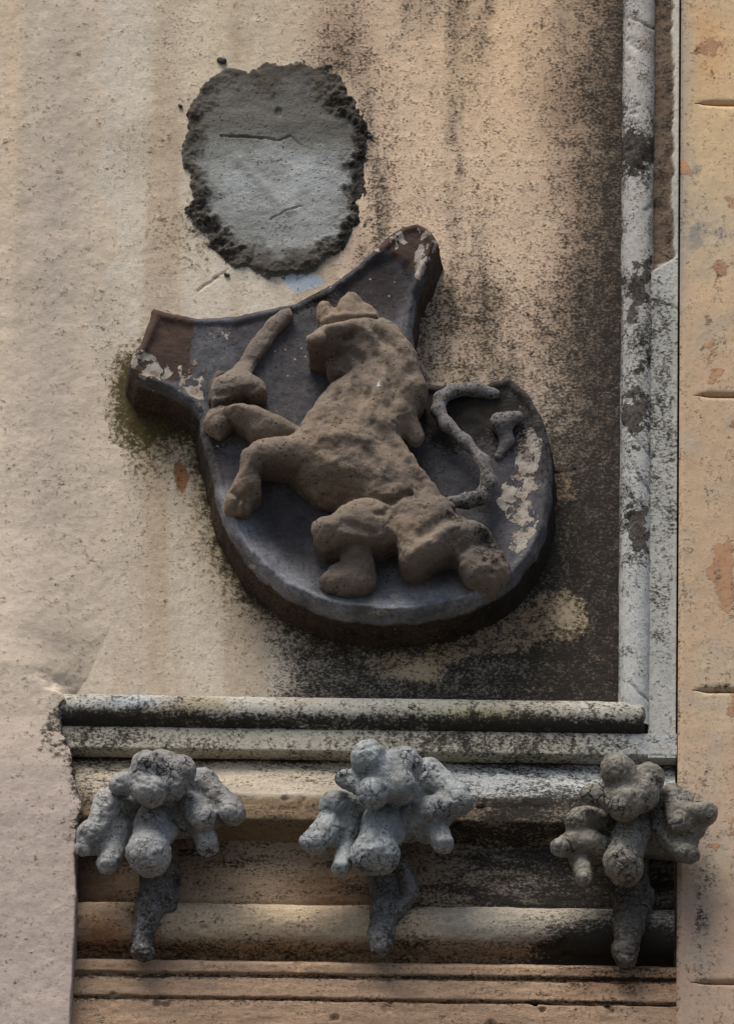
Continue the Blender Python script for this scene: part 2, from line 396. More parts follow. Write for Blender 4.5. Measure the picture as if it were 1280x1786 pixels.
cb = mixc(cb, lin(160, 136, 108), pm*.9); cb = mixc(cb, lin(200, 180, 146), pm*np.clip(1.2*blob(U, V, 995, 1075, 40, 50)+1.2*blob(U, V, 725, 1172, 50, 22), 0, 1))
cb = mixc(cb, lin(112, 104, 92), ss(.30, .75, mo)*.75*(1-pm))
cb = mixc(cb, lin(190, 160, 112), np.clip(ms, 0, 1)*.4)
D = .0016*n1 + .0008*n2 + .0006*n4 + .0018*pm
D -= .004*ss(2.2, .6, seg_d(U+3*n2, V+5*n2, [(962, 822), (985, 826), (1003, 818)]))
D -= .003*ss(2.5, .8, seg_d(U+4*n2, V+4*n4, [(372, 487), (400, 470), (345, 505)]))
D -= .012*ss(9, 3, seg_d(U+3*n4, V+3*n4, [(92, 1198), (118, 1207)]))
mesh('plaster_field', grid_pts(xs, zs, D.reshape(X.shape)), grid_faces(len(zs), len(xs)), M_PLASTER, wall, base=cb, stain=stain_arr(len(U), mo, ms))

# mortar patch: rough raised daub with crumbly rim
def mortar():
    a = P(285, 505, 0); b = P(672, 85, 0)
    xs = np.arange(a[0], b[0], .0022); zs = np.arange(a[2], b[2], .0022)
    X, Z = np.meshgrid(xs, zs); p = np.stack([X, 0*X, Z], -1).reshape(-1, 3); U, V = proj(p)
    e = fbm(p, 28, 5, .62, 2.0); e2 = fbm(p, 95, 3, .6, 8.0); e3 = fbm(p*np.array([1, 1, 1.6]), 60, 4, .6, 13.0)
    e4 = fbm(p, 40, 4, .62, 33.0); lo = fbm(p, 7, 2, .5, 14.0)
    s = poly_sd(U, V, PATCH) + 20*e + 8*e2 + 12*fbm(p, 14, 3, .5, 51.0)
    rim = ss(4, -8, s)*ss(-58, -18, s+18*fbm(p, 16, 3, .5, 4.0)-14*blob(U, V, 630, 280, 30, 140)-16*blob(U, V, 370, 150, 60, 60)+8*lo)
    inn = ss(4, -8, s)
    D = -.004 + inn*(.009 + .004*fbm(p, 9, 3, .5, 6.0) + .0009*e3) + rim*((.016*e4 + .006*e2)*(.75+1.4*lo) + .003) + .0016*fbm(p*np.array([.5, 1, 1.4]), 22, 4, .6, 71.0)
    D -= .005*ss(2.0, .5, seg_d(U+6*e, V+7*e, [(385, 240), (430, 238), (485, 247), (505, 236), (520, 250)]))
    D -= .004*ss(1.6, .4, seg_d(U+5*e, V+5*e, [(470, 385), (498, 370), (528, 362)]))
    D += .0016*ss(12, 2, seg_d(U+9*e, V+4*e, [(420, 285), (455, 320), (500, 368)])) + .0012*ss(20, 4, seg_d(U+9*e, V, [(500, 368), (530, 300), (560, 270)]))
    D += .0022*ss(14, -14, (U-440)*.62-(V-300)*.78)*ss(350, 460, U)
    D -= .006*ss(10, 3, np.hypot(U-485+6*e, V-197+6*e))
    D = np.where(s < -4, np.maximum(D, .0012), D)
    c = rgb(len(U), lin(140, 141, 136))
    c = mixc(c, lin(176, 179, 177), np.clip(.35*ss(-.2, .4, fbm(p, 14, 4, .6, 21.0))+.7*blob(U, V, 545, 310, 60, 70)+.6*blob(U, V, 420, 330, 60, 60)+.5*blob(U, V, 520, 430, 70, 30), 0, 1)*ss(225, 270, V+20*e))
    c = mixc(c, lin(106, 103, 96), ss(275, 225, V+26*e)*.85)
    c = mixc(c, lin(86, 80, 72), np.clip(rim*1.1, 0, 1)*.9)
    mo = .36*rim*(.8+1.2*lo) + .10*ss(0, .5, e) + .25*blob(U, V, 630, 280, 22, 120) + .2*blob(U, V, 600, 420, 60, 40)
    Dg = D.reshape(X.shape); k = Dg > -.0030
    keep = k[:-1, :-1] | k[1:, :-1] | k[:-1, 1:] | k[1:, 1:]
    f = grid_faces(len(zs), len(xs), keep); used = np.unique(f); mp = -np.ones(len(U), int); mp[used] = np.arange(len(used))
    pts = grid_pts(xs, zs, Dg)[used]
    mesh('mortar_patch', pts, mp[f], M_MORTAR, wall, base=c[used], stain=stain_arr(len(used), mo[used], .12*rim[used]))
mortar()
def crumb(u, v, r, i):
    Vv, Q = sculpted([[(u-r*.5, v, 2, r*.7), (u+r*.4, v+r*.3, 3, r*.8)]], .0016, .004, disp=((90, .0016),), seed=i*3.1)
    mesh('mortar_crumb', Vv, Q, M_MORTAR, wall, base=rgb(len(Vv), lin(84, 82, 78)), stain=stain_arr(len(Vv), .1))
for i, (u, v, r) in enumerate([(386, 103, 7), (314, 183, 4), (645, 236, 4), (396, 478, 5)]): crumb(u, v, r, i)

# ================================================================== MOULDED FRAME
def arc(cz, cd, r, a0, a1, n=14):
    return [(cz+r*math.sin(a), cd+r*math.cos(a)) for a in np.linspace(math.radians(a0), math.radians(a1), n)]
def resample(pr, step):
    pr = np.array(pr); s = np.concatenate([[0], np.cumsum(np.hypot(*np.diff(pr, axis=0).T))])
    t = np.linspace(0, s[-1], max(int(s[-1]/step), 2)); return np.stack([np.interp(t, s, pr[:, 0]), np.interp(t, s, pr[:, 1])], 1)
def extrude_x(name, prof, x0, x1, mat, parent, colf, amp=.0016, step=.0028, seed=0.0, endround=0.0):
    """prof: list of (z, d) from top to bottom"""
    pr = resample(prof, step); xs = np.arange(x0, x1+step, step)
    tn = np.gradient(pr, axis=0); nn = np.stack([tn[:, 1], -tn[:, 0]], 1); nn /= np.maximum(np.linalg.norm(nn, axis=1), 1e-9)[:, None]
    Pz = np.repeat(pr[:, 0][:, None], len(xs), 1); Pd = np.repeat(pr[:, 1][:, None], len(xs), 1); PX = np.repeat(xs[None, :], len(pr), 0)
    p = np.stack([PX, -Pd, Pz], -1).reshape(-1, 3)
    q = p*np.array([.45, 1, 1])
    w = fbm(q, 30, 4, .6, seed)*amp + fbm(q, 110, 2, .5, seed+3)*amp*.5
    ch = fbm(p, 26, 3, .6, seed+11); w -= ss(.42, .62, ch)*amp*2.5
    w = w.reshape(Pz.shape)
    if endround > 0:
        t = np.clip((x1-PX)/endround, 0, 1); sh = np.sqrt(np.clip(1-(1-t)**2, 0, 1))
        cz, cd = pr[:, 0].mean(), pr[:, 1].min(); Pz = cz+(Pz-cz)*(.25+.75*sh); Pd = cd+(Pd-cd)*sh
    Pz = Pz + w*nn[:, 0][:, None]; Pd = Pd + w*nn[:, 1][:, None]
    p = np.stack([PX, -Pd, Pz], -1).reshape(-1, 3); U, V = proj(p)
    f = grid_faces(len(pr), len(xs))[:, ::-1]
    base, stn = colf(p, U, V)
    return mesh(name, p, f, mat, parent, base=base, stain=stn)

frame = thing('panel_frame', 'flaking white painted frame moulding edging the plaster panel below and beside ochre pier', 'moulding', (xx(1160, 1330), -.02, zz(1330, .02)))
XR = xx(1179, 1330, .02); XL = xx(40, 1330, .02)
zb = zz(1281, .012); RT = .033
def col_hroll(p, U, V):
    n = fbm(p*np.array([.4, 1, 1]), 14, 4, .6, 7.0)
    c = rgb(len(U), lin(196, 192, 180)); c = mixc(c, lin(178, 166, 140), ss(-.1, .5, n))
    c = mixc(c, lin(186, 194, 198), blob(U, V, 230, 1225, 60, 14)); c = mixc(c, lin(190, 178, 120), blob(U, V, 840, 1250, 90, 20)*.7)
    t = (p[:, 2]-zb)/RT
    mo = .20 + .62*ss(1.0, .2, t) + .25*n + .35*blob(U, V, 150, 1250, 70, 40) + .25*blob(U, V, 850, 1260, 120, 25) + .12*ss(400, 1000, U)  # mould, with the shade of the roll's underside painted in
    return c, stain_arr(len(U), mo, .35*blob(U, V, 830, 1245, 80, 14)+.12*blob(U, V, 170, 1270, 80, 30), 0)
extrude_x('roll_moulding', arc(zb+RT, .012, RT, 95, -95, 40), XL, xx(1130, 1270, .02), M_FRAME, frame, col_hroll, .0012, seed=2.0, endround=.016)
def col_fillet(p, U, V):
    n = fbm(p*np.array([.4, 1, 1]), 18, 4, .6, 17.0)
    c = rgb(len(U), lin(196, 190, 172)); c = mixc(c, lin(186, 188, 184), ss(950, 1130, U))
    mo = .30 + .35*n + .22*blob(U, V, 900, 1300, 260, 40) + .15*blob(U, V, 230, 1290, 160, 16) - .2*ss(1080, 1150, U)
    return c, stain_arr(len(U), mo, .1, 0)
FD = .026
extrude_x('flat_fillet', [(zb+.02, -.01), (zb+.004, FD-.004), (zb-.002, FD), (zz(1311, FD), FD), (zz(1313, FD-.002), FD-.003), (zz(1326, .0), -.004), (zz(1327, -.03), -.03)], XL, XR, M_FRAME, frame, col_fillet, .0011, seed=5.0)

def col_vroll(p, U, V):
    n = fbm(p, 16, 4, .6, 27.0)
    c = rgb(len(U), lin(190, 186, 178)); c = mixc(c, lin(192, 194, 190), ss(400, 900, V)*.8)
    c = mixc(c, lin(172, 152, 128), ss(.0, .5, n)*ss(300, 100, V)*.5)
    fl = .26 + .3*n + .6*blob(U, V, 1113, 255, 40, 40) + .26*blob(U, V, 1113, 500, 40, 90) + .42*blob(U, V, 1105, 710, 24, 44) + .42*blob(U, V, 1112, 920, 24, 44) - .2*ss(950, 1050, V) - .12*ss(200, 60, V)
    mo = .24 + .35*n + .42*blob(U, V, 1113, 265, 40, 55) + .22*blob(U, V, 1113, 560, 40, 130) + .18*blob(U, V, 1113, 900, 40, 90) - .12*ss(960, 1050, V) + .35*np.exp(-np.abs(U-(1086-V*.008))/5)
    return c, stain_arr(len(U), mo, 0, fl)
def extrude_z(name, prof, z0, z1, xoff, mat, parent, colf, amp, step=.0028, seed=0.0):
    """prof: list of (x, d) left to right, shared by every height"""
    pr = resample(prof, step); zs = axis(z0, min(z1, zz(-60, 0)), step, z0, z1)
    PX = np.repeat(pr[:, 0][None, :], len(zs), 0); Pd = np.repeat(pr[:, 1][None, :], len(zs), 0); Pz = np.repeat(zs[:, None], len(pr), 1)
    tn = np.gradient(pr, axis=0); nn = np.stack([-tn[:, 1], tn[:, 0]], 1); nn /= np.maximum(np.linalg.norm(nn, axis=1), 1e-9)[:, None]
    p = np.stack([PX, -Pd, Pz], -1).reshape(-1, 3); q = p*np.array([1, 1, .5])
    w = fbm(q, 30, 4, .6, seed)*amp + fbm(q, 110, 2, .5, seed+3)*amp*.5 - ss(.38, .6, fbm(p, 24, 3, .6, seed+11))*amp*2.5
    U, V = proj(p)
    for (cv, slope) in ((36, .5), (770, 1.2), (825, 1.6), (1205, 1.0)):
        w -= .005*ss(2.4, .6, np.abs(V-cv-(U-1113)*slope-5*fbm(p, 40, 3, .5, 50.0)))*ss(1085, 1110, U)
    w = w.reshape(PX.shape); PX = PX + w*nn[:, 0][None, :]; Pd = Pd + w*nn[:, 1][None, :]
    p = np.stack([PX, -Pd, Pz], -1).reshape(-1, 3); U, V = proj(p)
    b, s = colf(p, U, V)
    return mesh(name, p, grid_faces(len(zs), len(pr)), mat, parent, base=b, stain=s)
xc = xx(1110, 700, .015); RV2 = .0285
extrude_z('roll_moulding', [(xc+RV2*math.cos(a), .012+RV2*math.sin(a)) for a in np.linspace(math.radians(185), math.radians(-5), 40)], zz(1262, .02), zz(-900, 0), 0, M_FRAME, frame, col_vroll, .0014, seed=9.0)
# flat outer strip of the frame, broken away to brown core in its upper half
def vertical_fillet():
    x0 = xc+RV2-.006; x1 = XR
    xs = np.concatenate([[x0], np.arange(x0+.001, x1-.001, .0022), [x1-.001, x1]]); zs = axis(zz(1327, 0), zz(-60, 0), .0025, zz(1327, 0), zz(-900, 0))
    X, Z = np.meshgrid(xs, zs); p = np.stack([X, 0*X, Z], -1).reshape(-1, 3); U, V = proj(p+np.array([0, -FD, 0]))
    n = fbm(p, 40, 4, .6, 3.0); n2 = fbm(p, 16, 4, .6, 77.0)
    brk = ss(3, -2, U-1172-7*n-5*n2)*ss(6, -4, V-458-10*n+.6*(U-1150))
    D = FD + .0008*n + .0006*n2 - brk*(.009 - .004*n)
    D = np.where((p[:, 0] > x1-.0005) | (p[:, 0] < x0+.0005), -.05, D)
    D -= .004*ss(2.0, .6, np.abs(V-530-.35*(U-1160)-6*n))
    c = rgb(len(U), lin(184, 183, 175)); c = mixc(c, lin(206, 198, 182), ss(450, 200, V)); c = mixc(c, lin(118, 100, 84), brk)
    mo = (.30*ss(480, 560, V)*ss(1120, 900, V) + .14 + .3*n2)*(1-brk) + brk*(.30+.3*n)
    mo -= .2*ss(1170, 1176, U)
    mesh('flat_fillet', grid_pts(xs, zs, D.reshape(X.shape)), grid_faces(len(zs), len(xs)), M_FRAME, frame, base=c, stain=stain_arr(len(U), mo, 0, 0))
vertical_fillet()

# ================================================================== CORNICE
corn = thing('cornice', 'weathered tan cornice with shadowed frieze and roll carrying the three carved bosses', 'cornice', (0, -.02, zz(1786, .03)))
XR2 = xx(1176, 1500, .02)
def col_band(p, U, V):
    n = fbm(p*np.array([.35, 1, 1]), 20, 4, .6, 7.0); R = ss(560, 1000, U+60*n)
    c = rgb(len(U), lin(200, 186, 164)); c = mixc(c, lin(206, 208, 204), ss(620, 860, U)*ss(1405, 1385, V)); c = mixc(c, lin(150, 128, 100), ss(1384, 1398, V)*(1-.5*R))  # painted light: sloping top paler, upright face below it darker
    mo = .20 + .35*n + .36*R*ss(1375, 1400, V) + .26*R + .5*np.exp(-np.maximum(V-1326, 0)/9) + .2*blob(U, V, 160, 1350, 70, 60)  # mould, plus painted shade on the face and under the fillet above
    return c, stain_arr(len(U), mo, .4*blob(U, V, 160, 1335, 60, 16), 0)
BD = .038; FZ = -.010
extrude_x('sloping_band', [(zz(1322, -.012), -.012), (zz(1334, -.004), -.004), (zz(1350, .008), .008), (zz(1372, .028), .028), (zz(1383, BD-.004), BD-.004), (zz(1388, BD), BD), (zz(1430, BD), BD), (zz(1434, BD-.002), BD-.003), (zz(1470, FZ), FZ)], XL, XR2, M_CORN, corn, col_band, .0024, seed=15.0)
def col_frieze(p, U, V):
    n = fbm(p*np.array([.5, 1, 1.5]), 20, 4, .6, 37.0); R = ss(640, 960, U+50*n)
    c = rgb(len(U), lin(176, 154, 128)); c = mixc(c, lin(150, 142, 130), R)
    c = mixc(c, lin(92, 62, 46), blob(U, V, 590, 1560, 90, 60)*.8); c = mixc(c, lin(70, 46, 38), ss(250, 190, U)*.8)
    mo = .28 + .4*n + .30*R + .3*blob(U, V, 1010, 1560, 120, 70) + .2*blob(U, V, 700, 1580, 70, 60)  # mould, plus the middle boss's cast shadow painted beside its pendant
    return c, stain_arr(len(U), mo, 0, 0)
zr = zz(1655, .0); RL = .046
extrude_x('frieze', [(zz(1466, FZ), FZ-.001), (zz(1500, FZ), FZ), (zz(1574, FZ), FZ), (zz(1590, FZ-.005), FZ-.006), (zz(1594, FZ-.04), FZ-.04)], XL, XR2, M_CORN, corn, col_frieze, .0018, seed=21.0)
def col_lroll(p, U, V):
    n = fbm(p*np.array([.35, 1, 1]), 14, 4, .6, 47.0); R = ss(860, 1060, U+60*n)
    c = rgb(len(U), lin(206, 184, 154)); c = mixc(c, lin(190, 180, 162), ss(700, 820, U)); c = mixc(c, lin(176, 116, 70), blob(U, V, 180, 1630, 50, 40)*.8)
    c = mixc(c, lin(140, 104, 70), ss(1628, 1650, V)*.6)  # shade painted onto the underside of the roll
    mo = .17 + .35*n + .28*ss(1625, 1655, V) + .5*R*ss(1605, 1640, V+.02*(U-900)) + .32*R + .2*blob(U, V, 700, 1640, 40, 40)  # mould, plus painted underside shade and the middle boss's painted cast shadow
    return c, stain_arr(len(U), mo, 0, .12*ss(1635, 1655, V))
extrude_x('roll_moulding', arc(zr+RL*.9, -.022, RL, 100, -80, 40) + [(zz(1676, -.012), -.03)], XL, XR2, M_CORN, corn, col_lroll, .0024, seed=25.0)
def col_low(p, U, V):
    n = fbm(p*np.array([.3, 1, 1]), 14, 4, .6, 57.0)
    c = rgb(len(U), lin(186, 156, 128)); c = mixc(c, lin(172, 134, 102), ss(0, .5, n)); c = mixc(c, lin(190, 158, 130), ss(1705, 1760, V)*.6)
    mo = .12 + .32*n + .6*np.exp(-((V-1706-.008*(U-640))/5)**2) + .45*np.exp(-((V-1747-.008*(U-640))/4)**2) + .25*blob(U, V, 1080, 1690, 120, 12)  # also darker along the two grooves
    return c, stain_arr(len(U), mo, 0, .30*blob(U, V, 880, 1745, 120, 30)+.05)
extrude_x('flat_fillet', [(zz(1670, -.03), -.05), (zz(1681, .012), .012), (zz(1685, .016), .018), (zz(1699, .018), .018), (zz(1706, .012), .009), (zz(1710, .014), .014)], XL, xx(1183, 1700), M_CORN, corn, col_low, .0026, seed=31.0)
extrude_x('fascia', [(zz(1709, .014), .010), (zz(1711, .018), .020), (zz(1742, .022), .022), (zz(1747, .015), .014), (zz(1749, .016), .016)], XL, xx(1183, 1700), M_CORN, corn, col_low, .0026, seed=35.0)
extrude_x('fascia', [(zz(1748, .016), .010), (zz(1750, .02), .022), (zz(1900, .024), .024), (zz(2350, .024), .024)], XL, xx(1183, 1700), M_CORN, corn, col_low, .0026, seed=39.0)

# ================================================================== LEFT PIER (pink render lapped over the mouldings)
def left_pier():
    xs = axis(xx(-40, 893, .08), xx(285, 893, .08), .0024, xx(-1500, 893), xx(285, 893, .08)); zs = axis(zz(1850, .08), zz(-60, 0), .0026, zz(2900, 0), zz(-900, 0))
    X, Z = np.meshgrid(xs, zs); p = np.stack([X, 0*X, Z], -1).reshape(-1, 3); U, V = proj(p+np.array([0, -.07, 0])); U2, V2 = proj(p)
    n = fbm(p, 34, 4, .6, 3.0); n2 = fbm(p, 10, 4, .5, 6.0)
    ev = [-3000, 850, 1080, 1170, 1215, 1262, 1300, 1345, 1400, 1440, 1490, 1560, 1786, 4000]; eu = [270, 260, 215, 160, 124, 104, 122, 136, 146, 140, 134, 138, 126, 126]
    rag = ss(1500, 1440, V)*ss(1120, 1215, V)
    s = np.interp(V, ev, eu) + rag*(13*n + 5*fbm(p, 90, 3, .6, 9.0)) - U
    wd = np.interp(V, [-3000, 850, 1100, 1170, 1196, 1212, 1270], [240, 235, 190, 120, 55, 10, 5])
    amp = np.interp(V, [-3000, 500, 900, 1215, 1330, 1420, 4000], [.012, .014, .026, .066, .084, .09, .09])
    D = amp*ss(0, 1, s/wd) - np.interp(V, [-3000, 1150, 1240, 4000], [.004, .004, .02, .02])
    D += .004*ss(66, 34, U2+.035*V2+6*n2)*ss(1000, 500, V) + .0014*n + .003*n2*ss(0, 20, s)
    c = rgb(len(U), lin(212, 196, 174)); c = mixc(c, lin(188, 172, 160), ss(1150, 1400, V)); c = mixc(c, lin(212, 196, 172), ss(900, 300, V)*.8)
    c = mixc(c, lin(186, 172, 160), blob(U2, V2, 110-V2*.04, 500, 60, 700)*.7)
    c = mixc(c, lin(216, 190, 158), blob(U2, V2, 18, 120, 16, 300)*.6)
    c = mixc(c, lin(184, 160, 136), ss(0, .5, fbm(p*np.array([1, 1, .08]), 11, 4, .6, 63.0))*.6*ss(1250, 1050, V))
    c = mixc(c, lin(120, 80, 100), ss(5, 1, s)*ss(1490, 1520, V)*.5)
    mo = .85*np.exp(-np.maximum(s, 0)/17)*rag*ss(1170, 1215, V) - .04 + .15*n2*ss(1200, 900, V) + .35*blob(U, V, 88, 1255, 22, 40)
    br = .38*np.exp(-np.maximum(s, 0)/24)*rag*ss(1150, 1215, V) + .10*blob(U2, V2, 20+0*U, 250, 8, 200)
    Dg = D.reshape(X.shape); kp = Dg > -.0060
    keep = kp[:-1, :-1] | kp[1:, :-1] | kp[:-1, 1:] | kp[1:, 1:]
    f = grid_faces(len(zs), len(xs), keep); used = np.unique(f); mp = -np.ones(len(U), int); mp[used] = np.arange(len(used))
    o = mesh('rendered_pier', grid_pts(xs, zs, Dg)[used], mp[f], M_PIER, None, base=c[used], stain=stain_arr(len(used), mo[used], 0, 0, br[used]*.8))
    tag(o, 'pale pink rough rendered pier lapping over the left ends of the mouldings', 'pier')
left_pier()

# ================================================================== RIGHT PIER (ochre blocks)
pier = thing('block_pier', 'ochre and beige rendered pier of large blocks with horizontal joints', 'pier', (xx(1300, 1786, .03), -.03, zz(1786, .03)))
PD = .034
def ochre(p, U, V):
    n = fbm(p*np.array([1, 1, .4]), 8, 4, .55, 3.0); n2 = fbm(p, 20, 4, .6, 13.0)
    c = rgb(len(U), lin(198, 170, 140)); c = mixc(c, lin(218, 190, 148), ss(760, 150, V)*.9); c = mixc(c, lin(188, 160, 138), ss(1150, 1600, V)*.8)  # yellower and lighter towards the top
    c = mixc(c, lin(216, 164, 112), blob(U, V, 1230, 70, 40, 90)*.6); c = mixc(c, lin(196, 182, 156), ss(.05, .5, n)*.5)
    c = mixc(c, lin(176, 160, 142), blob(U, V, 1225, 1560, 26, 160)*.7)
    c = mixc(c, lin(150, 143, 134), np.exp(-np.maximum(U-1190, 0)/9)*ss(700, 420, V)*.8); c = mixc(c, lin(176, 166, 150), ss(0, .45, n2)*ss(260, 420, V)*.45)
    fl = .20 + .3*n2 + .32*blob(U, V, 1262, 980, 22, 130) + .3*blob(U, V, 1255, 640, 25, 30) + .25*blob(U, V, 1240, 560, 20, 20) + .25*blob(U, V, 1262, 440, 22, 50) + .3*blob(U, V, 1278, 1340, 14, 120) + .22*blob(U, V, 1235, 60, 40, 80)
    br = .16 + .3*n + .25*blob(U, V, 1215, 300, 20, 120)
    mo = .02 + .34*blob(U, V, 1222, 1570, 16, 130) + .25*blob(U, V, 1215, 1390, 20, 60) + .25*np.exp(-np.maximum(U-1184, 0)/6) + .5*blob(U, V, 1262, 1196, 40, 5)
    return c, stain_arr(len(U), mo, 0, fl, br)
def pier_grid(name, x0, x1, z0, z1, rnd, side=False):
    xs = axis(x0, min(x1, xx(1310, 893, PD)), .003, x0, x1) if x1-x0 > .05 else np.arange(x0, x1+.0005, .002)
    if xs[-1] < x1: xs = np.append(xs, x1)
    zs = axis(max(z0, zz(1850, PD)), max(min(z1, zz(-60, PD)), max(z0, zz(1850, PD))+.01), .003, z0, z1)
    if zs[-1] < z1: zs = np.append(zs, z1)
    if side: xs = np.concatenate([[x0], xs])
    X, Z = np.meshgrid(xs, zs); p = np.stack([X, 0*X-PD, Z], -1).reshape(-1, 3); U, V = proj(p)
    n = fbm(p, 12, 4, .55, 5.0)
    D = PD + .0018*n + .0005*fbm(p, 60, 3, .5, 2.0)
    if rnd > 0:
        e = np.minimum(p[:, 2]-z0, z1-p[:, 2]); left = ss(x0, x0+.035, p[:, 0])
        t = np.clip(e/(rnd*(.7+.6*np.abs(n))), 0, 1); D -= left*.012*(1-np.sqrt(1-(1-t)**2))
    else:
        D -= .004*ss(x0+.008, x0, p[:, 0])
    D = D.reshape(X.shape)
    if side: D[:, 0] = -.08
    b, s = ochre(p, U, V)
    return mesh(name, grid_pts(xs, zs, D), grid_faces(len(zs), len(xs)), M_OCHRE, pier, base=b, stain=s)
XP = xx(1184, 893, PD); XB = xx(1208, 893, PD); XE = xx(2500, 893, PD)
joints = [2215, 1706, 1196, 681, 171, -340, -850]
pier_grid('margin', XP, XB, zz(2215, PD), zz(-850, PD), 0, True)
for k in range(len(joints)-1):
    pier_grid('block', XB, XE, zz(joints[k], PD)+.001, zz(joints[k+1], PD)-.001, .011)

# ================================================================== COAT OF ARMS
coa = thing('coat_of_arms', 'round-bottomed stucco shield with a crowned rampant lion holding a sword', 'coat of arms', (xx(650, 1080), -.02, zz(1120, 0)))
TH = .098
SW = [tuple(P(u, v, TH)[[0, 2]]) for u, v in SHIELD]
def shield_plate():
    A = np.array(SW); lo = np.array([A[:, 0].min()-.03, -.135, A[:, 1].min()-.03]); hi = np.array([A[:, 0].max()+.03, .012, A[:, 1].max()+.03])
    S = Sculpt(lo, hi, .0032)
    X, Z = np.meshgrid(S.ax[0], S.ax[2], indexing='ij')
    p2 = np.stack([X, 0*X, Z], -1)
    s2 = poly_sd(X, Z, SW) + .004*fbm(p2, 30, 4, .6, 2.0)
    Uq, Vq = proj(np.stack([X, 0*X-TH, Z], -1).reshape(-1, 3)); Uq = Uq.reshape(X.shape); Vq = Vq.reshape(X.shape)
    face = TH - .014 + .024*ss(-.085, -.004, s2)*ss(780, 960, Vq)*ss(930, 850, Uq+.0*Vq) + .010*ss(-.075, -.008, s2)*ss(500, 800, Vq)*ss(850, 930, Uq) + .006*ss(-.020, -.010, s2)*ss(-.002, -.008, s2)
    face = face + .010*blob(Uq, Vq, 240, 600, 50, 80) + .012*blob(Uq, Vq, 740, 420, 40, 60)
    face = face + .003*fbm(p2, 9, 4, .5, 4.0) + .0012*fbm(p2, 40, 3, .5, 8.0)
    # broken pocket at the top of the right horn
    face = face - .010*ss(8, -8, poly_sd(Uq, Vq, [(640, 450), (665, 440), (690, 438), (712, 455), (720, 485), (712, 520), (690, 560), (650, 540), (600, 520), (590, 495)]))
    Yd = -S.ax[1]
    draft = (TH-Yd)*.10
    a = s2[:, None, :] - draft[None, :, None]; b = Yd[None, :, None] - face[:, None, :]
    k = .006; h = np.clip(.5+.5*(a-b)/k, 0, 1); S.F[:] = b*(1-h)+a*h+k*h*(1-h)
    S.F[:, -1, :] = .01
    V_, Q = S.build(); N = vnormals(V_, Q)
    V_ = V_ + N*(fbm(V_, 60, 3, .5, 1.0)*.0016)[:, None]
    U, V = proj(V_); n = fbm(V_, 14, 4, .6, 9.0); n2 = fbm(V_, 40, 3, .6, 19.0)
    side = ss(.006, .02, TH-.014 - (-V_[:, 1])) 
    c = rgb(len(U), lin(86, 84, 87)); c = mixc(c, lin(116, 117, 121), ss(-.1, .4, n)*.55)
    c = mixc(c, lin(134, 137, 143), ss(960, 1040, V+.3*np.abs(U-650)*0)*ss(.5, -.2, n)*.7); c = mixc(c, lin(144, 148, 155), blob(U, V, 410, 930, 30, 60)*.7)  # paler lower part: light on the dish painted into the colour
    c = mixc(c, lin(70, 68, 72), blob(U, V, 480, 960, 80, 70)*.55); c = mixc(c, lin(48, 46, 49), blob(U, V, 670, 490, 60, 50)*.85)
    c = mixc(c, lin(156, 157, 161), ss(60, 18, seg_d(U, V, [(385, 890), (405, 935), (432, 972), (462, 1004), (502, 1034), (552, 1058), (600, 1071), (660, 1078), (720, 1076), (770, 1067), (820, 1053)]))*ss(.5, -.25, n)*.85)  # painted light: pale strip where the dish turns up along the lower rim
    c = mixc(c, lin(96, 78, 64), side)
    br = .72*ss(390, 310, U+26*n)*ss(680, 650, V) + .8*ss(470, 436, V+22*n-.25*(U-690))*ss(640, 660, U) + .8*blob(U, V, 752, 450, 20, 60)
    br += .35*ss(8, 2, seg_d(U, V, SHIELD[1:14]))*ss(660, 600, V)
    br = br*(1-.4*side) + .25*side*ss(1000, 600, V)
    fl = np.zeros(len(U))
    for w, q in ((.62, [(229,618),(250,604),(270,610),(285,635),(300,650),(285,668),(240,660),(230,640)]), (.62, [(308,640),(330,622),(350,628),(362,648),(350,670),(358,700),(345,712),(330,690),(315,668)]),
                 (.42, [(350,570),(400,565),(405,600),(365,600)]), (.62, [(735,405),(752,400),(764,425),(745,470),(728,500),(718,470)]), (.44, [(640,400),(730,392),(745,420),(690,440),(640,440)]),
                 (.80, [(905,752),(925,742),(945,760),(943,800),(925,830),(898,850),(895,820)]), (.70, [(868,850),(900,820),(938,800),(940,850),(920,890),(880,900),(862,880)]),
                 (.58, [(870,880),(930,870),(945,900),(925,950),(900,985),(885,960),(890,930)]), (.55, [(620,1070),(660,1062),(720,1062),(725,1072),(665,1076)]), (.5, [(800,1050),(850,1030),(860,1036),(810,1056)])):
        fl = np.maximum(fl, w*ss(9, -7, poly_sd(U, V, q)))
    for (cu, cv) in ((440, 988), (688, 1041)): fl = np.maximum(fl, ss(7, 3, np.hypot((U-cu)*.7, V-cv+2*n2)))
    fl = fl*(1-side*.7) - .06
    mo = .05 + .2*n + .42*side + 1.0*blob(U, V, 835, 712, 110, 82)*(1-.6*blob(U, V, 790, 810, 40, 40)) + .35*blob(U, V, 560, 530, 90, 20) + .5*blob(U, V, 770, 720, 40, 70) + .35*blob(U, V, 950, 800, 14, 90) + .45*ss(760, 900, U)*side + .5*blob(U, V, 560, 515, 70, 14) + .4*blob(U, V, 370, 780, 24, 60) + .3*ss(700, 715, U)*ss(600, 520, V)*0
    ms = .3*side*ss(420, 300, U)
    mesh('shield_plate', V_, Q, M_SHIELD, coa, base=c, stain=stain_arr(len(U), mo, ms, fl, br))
shield_plate()

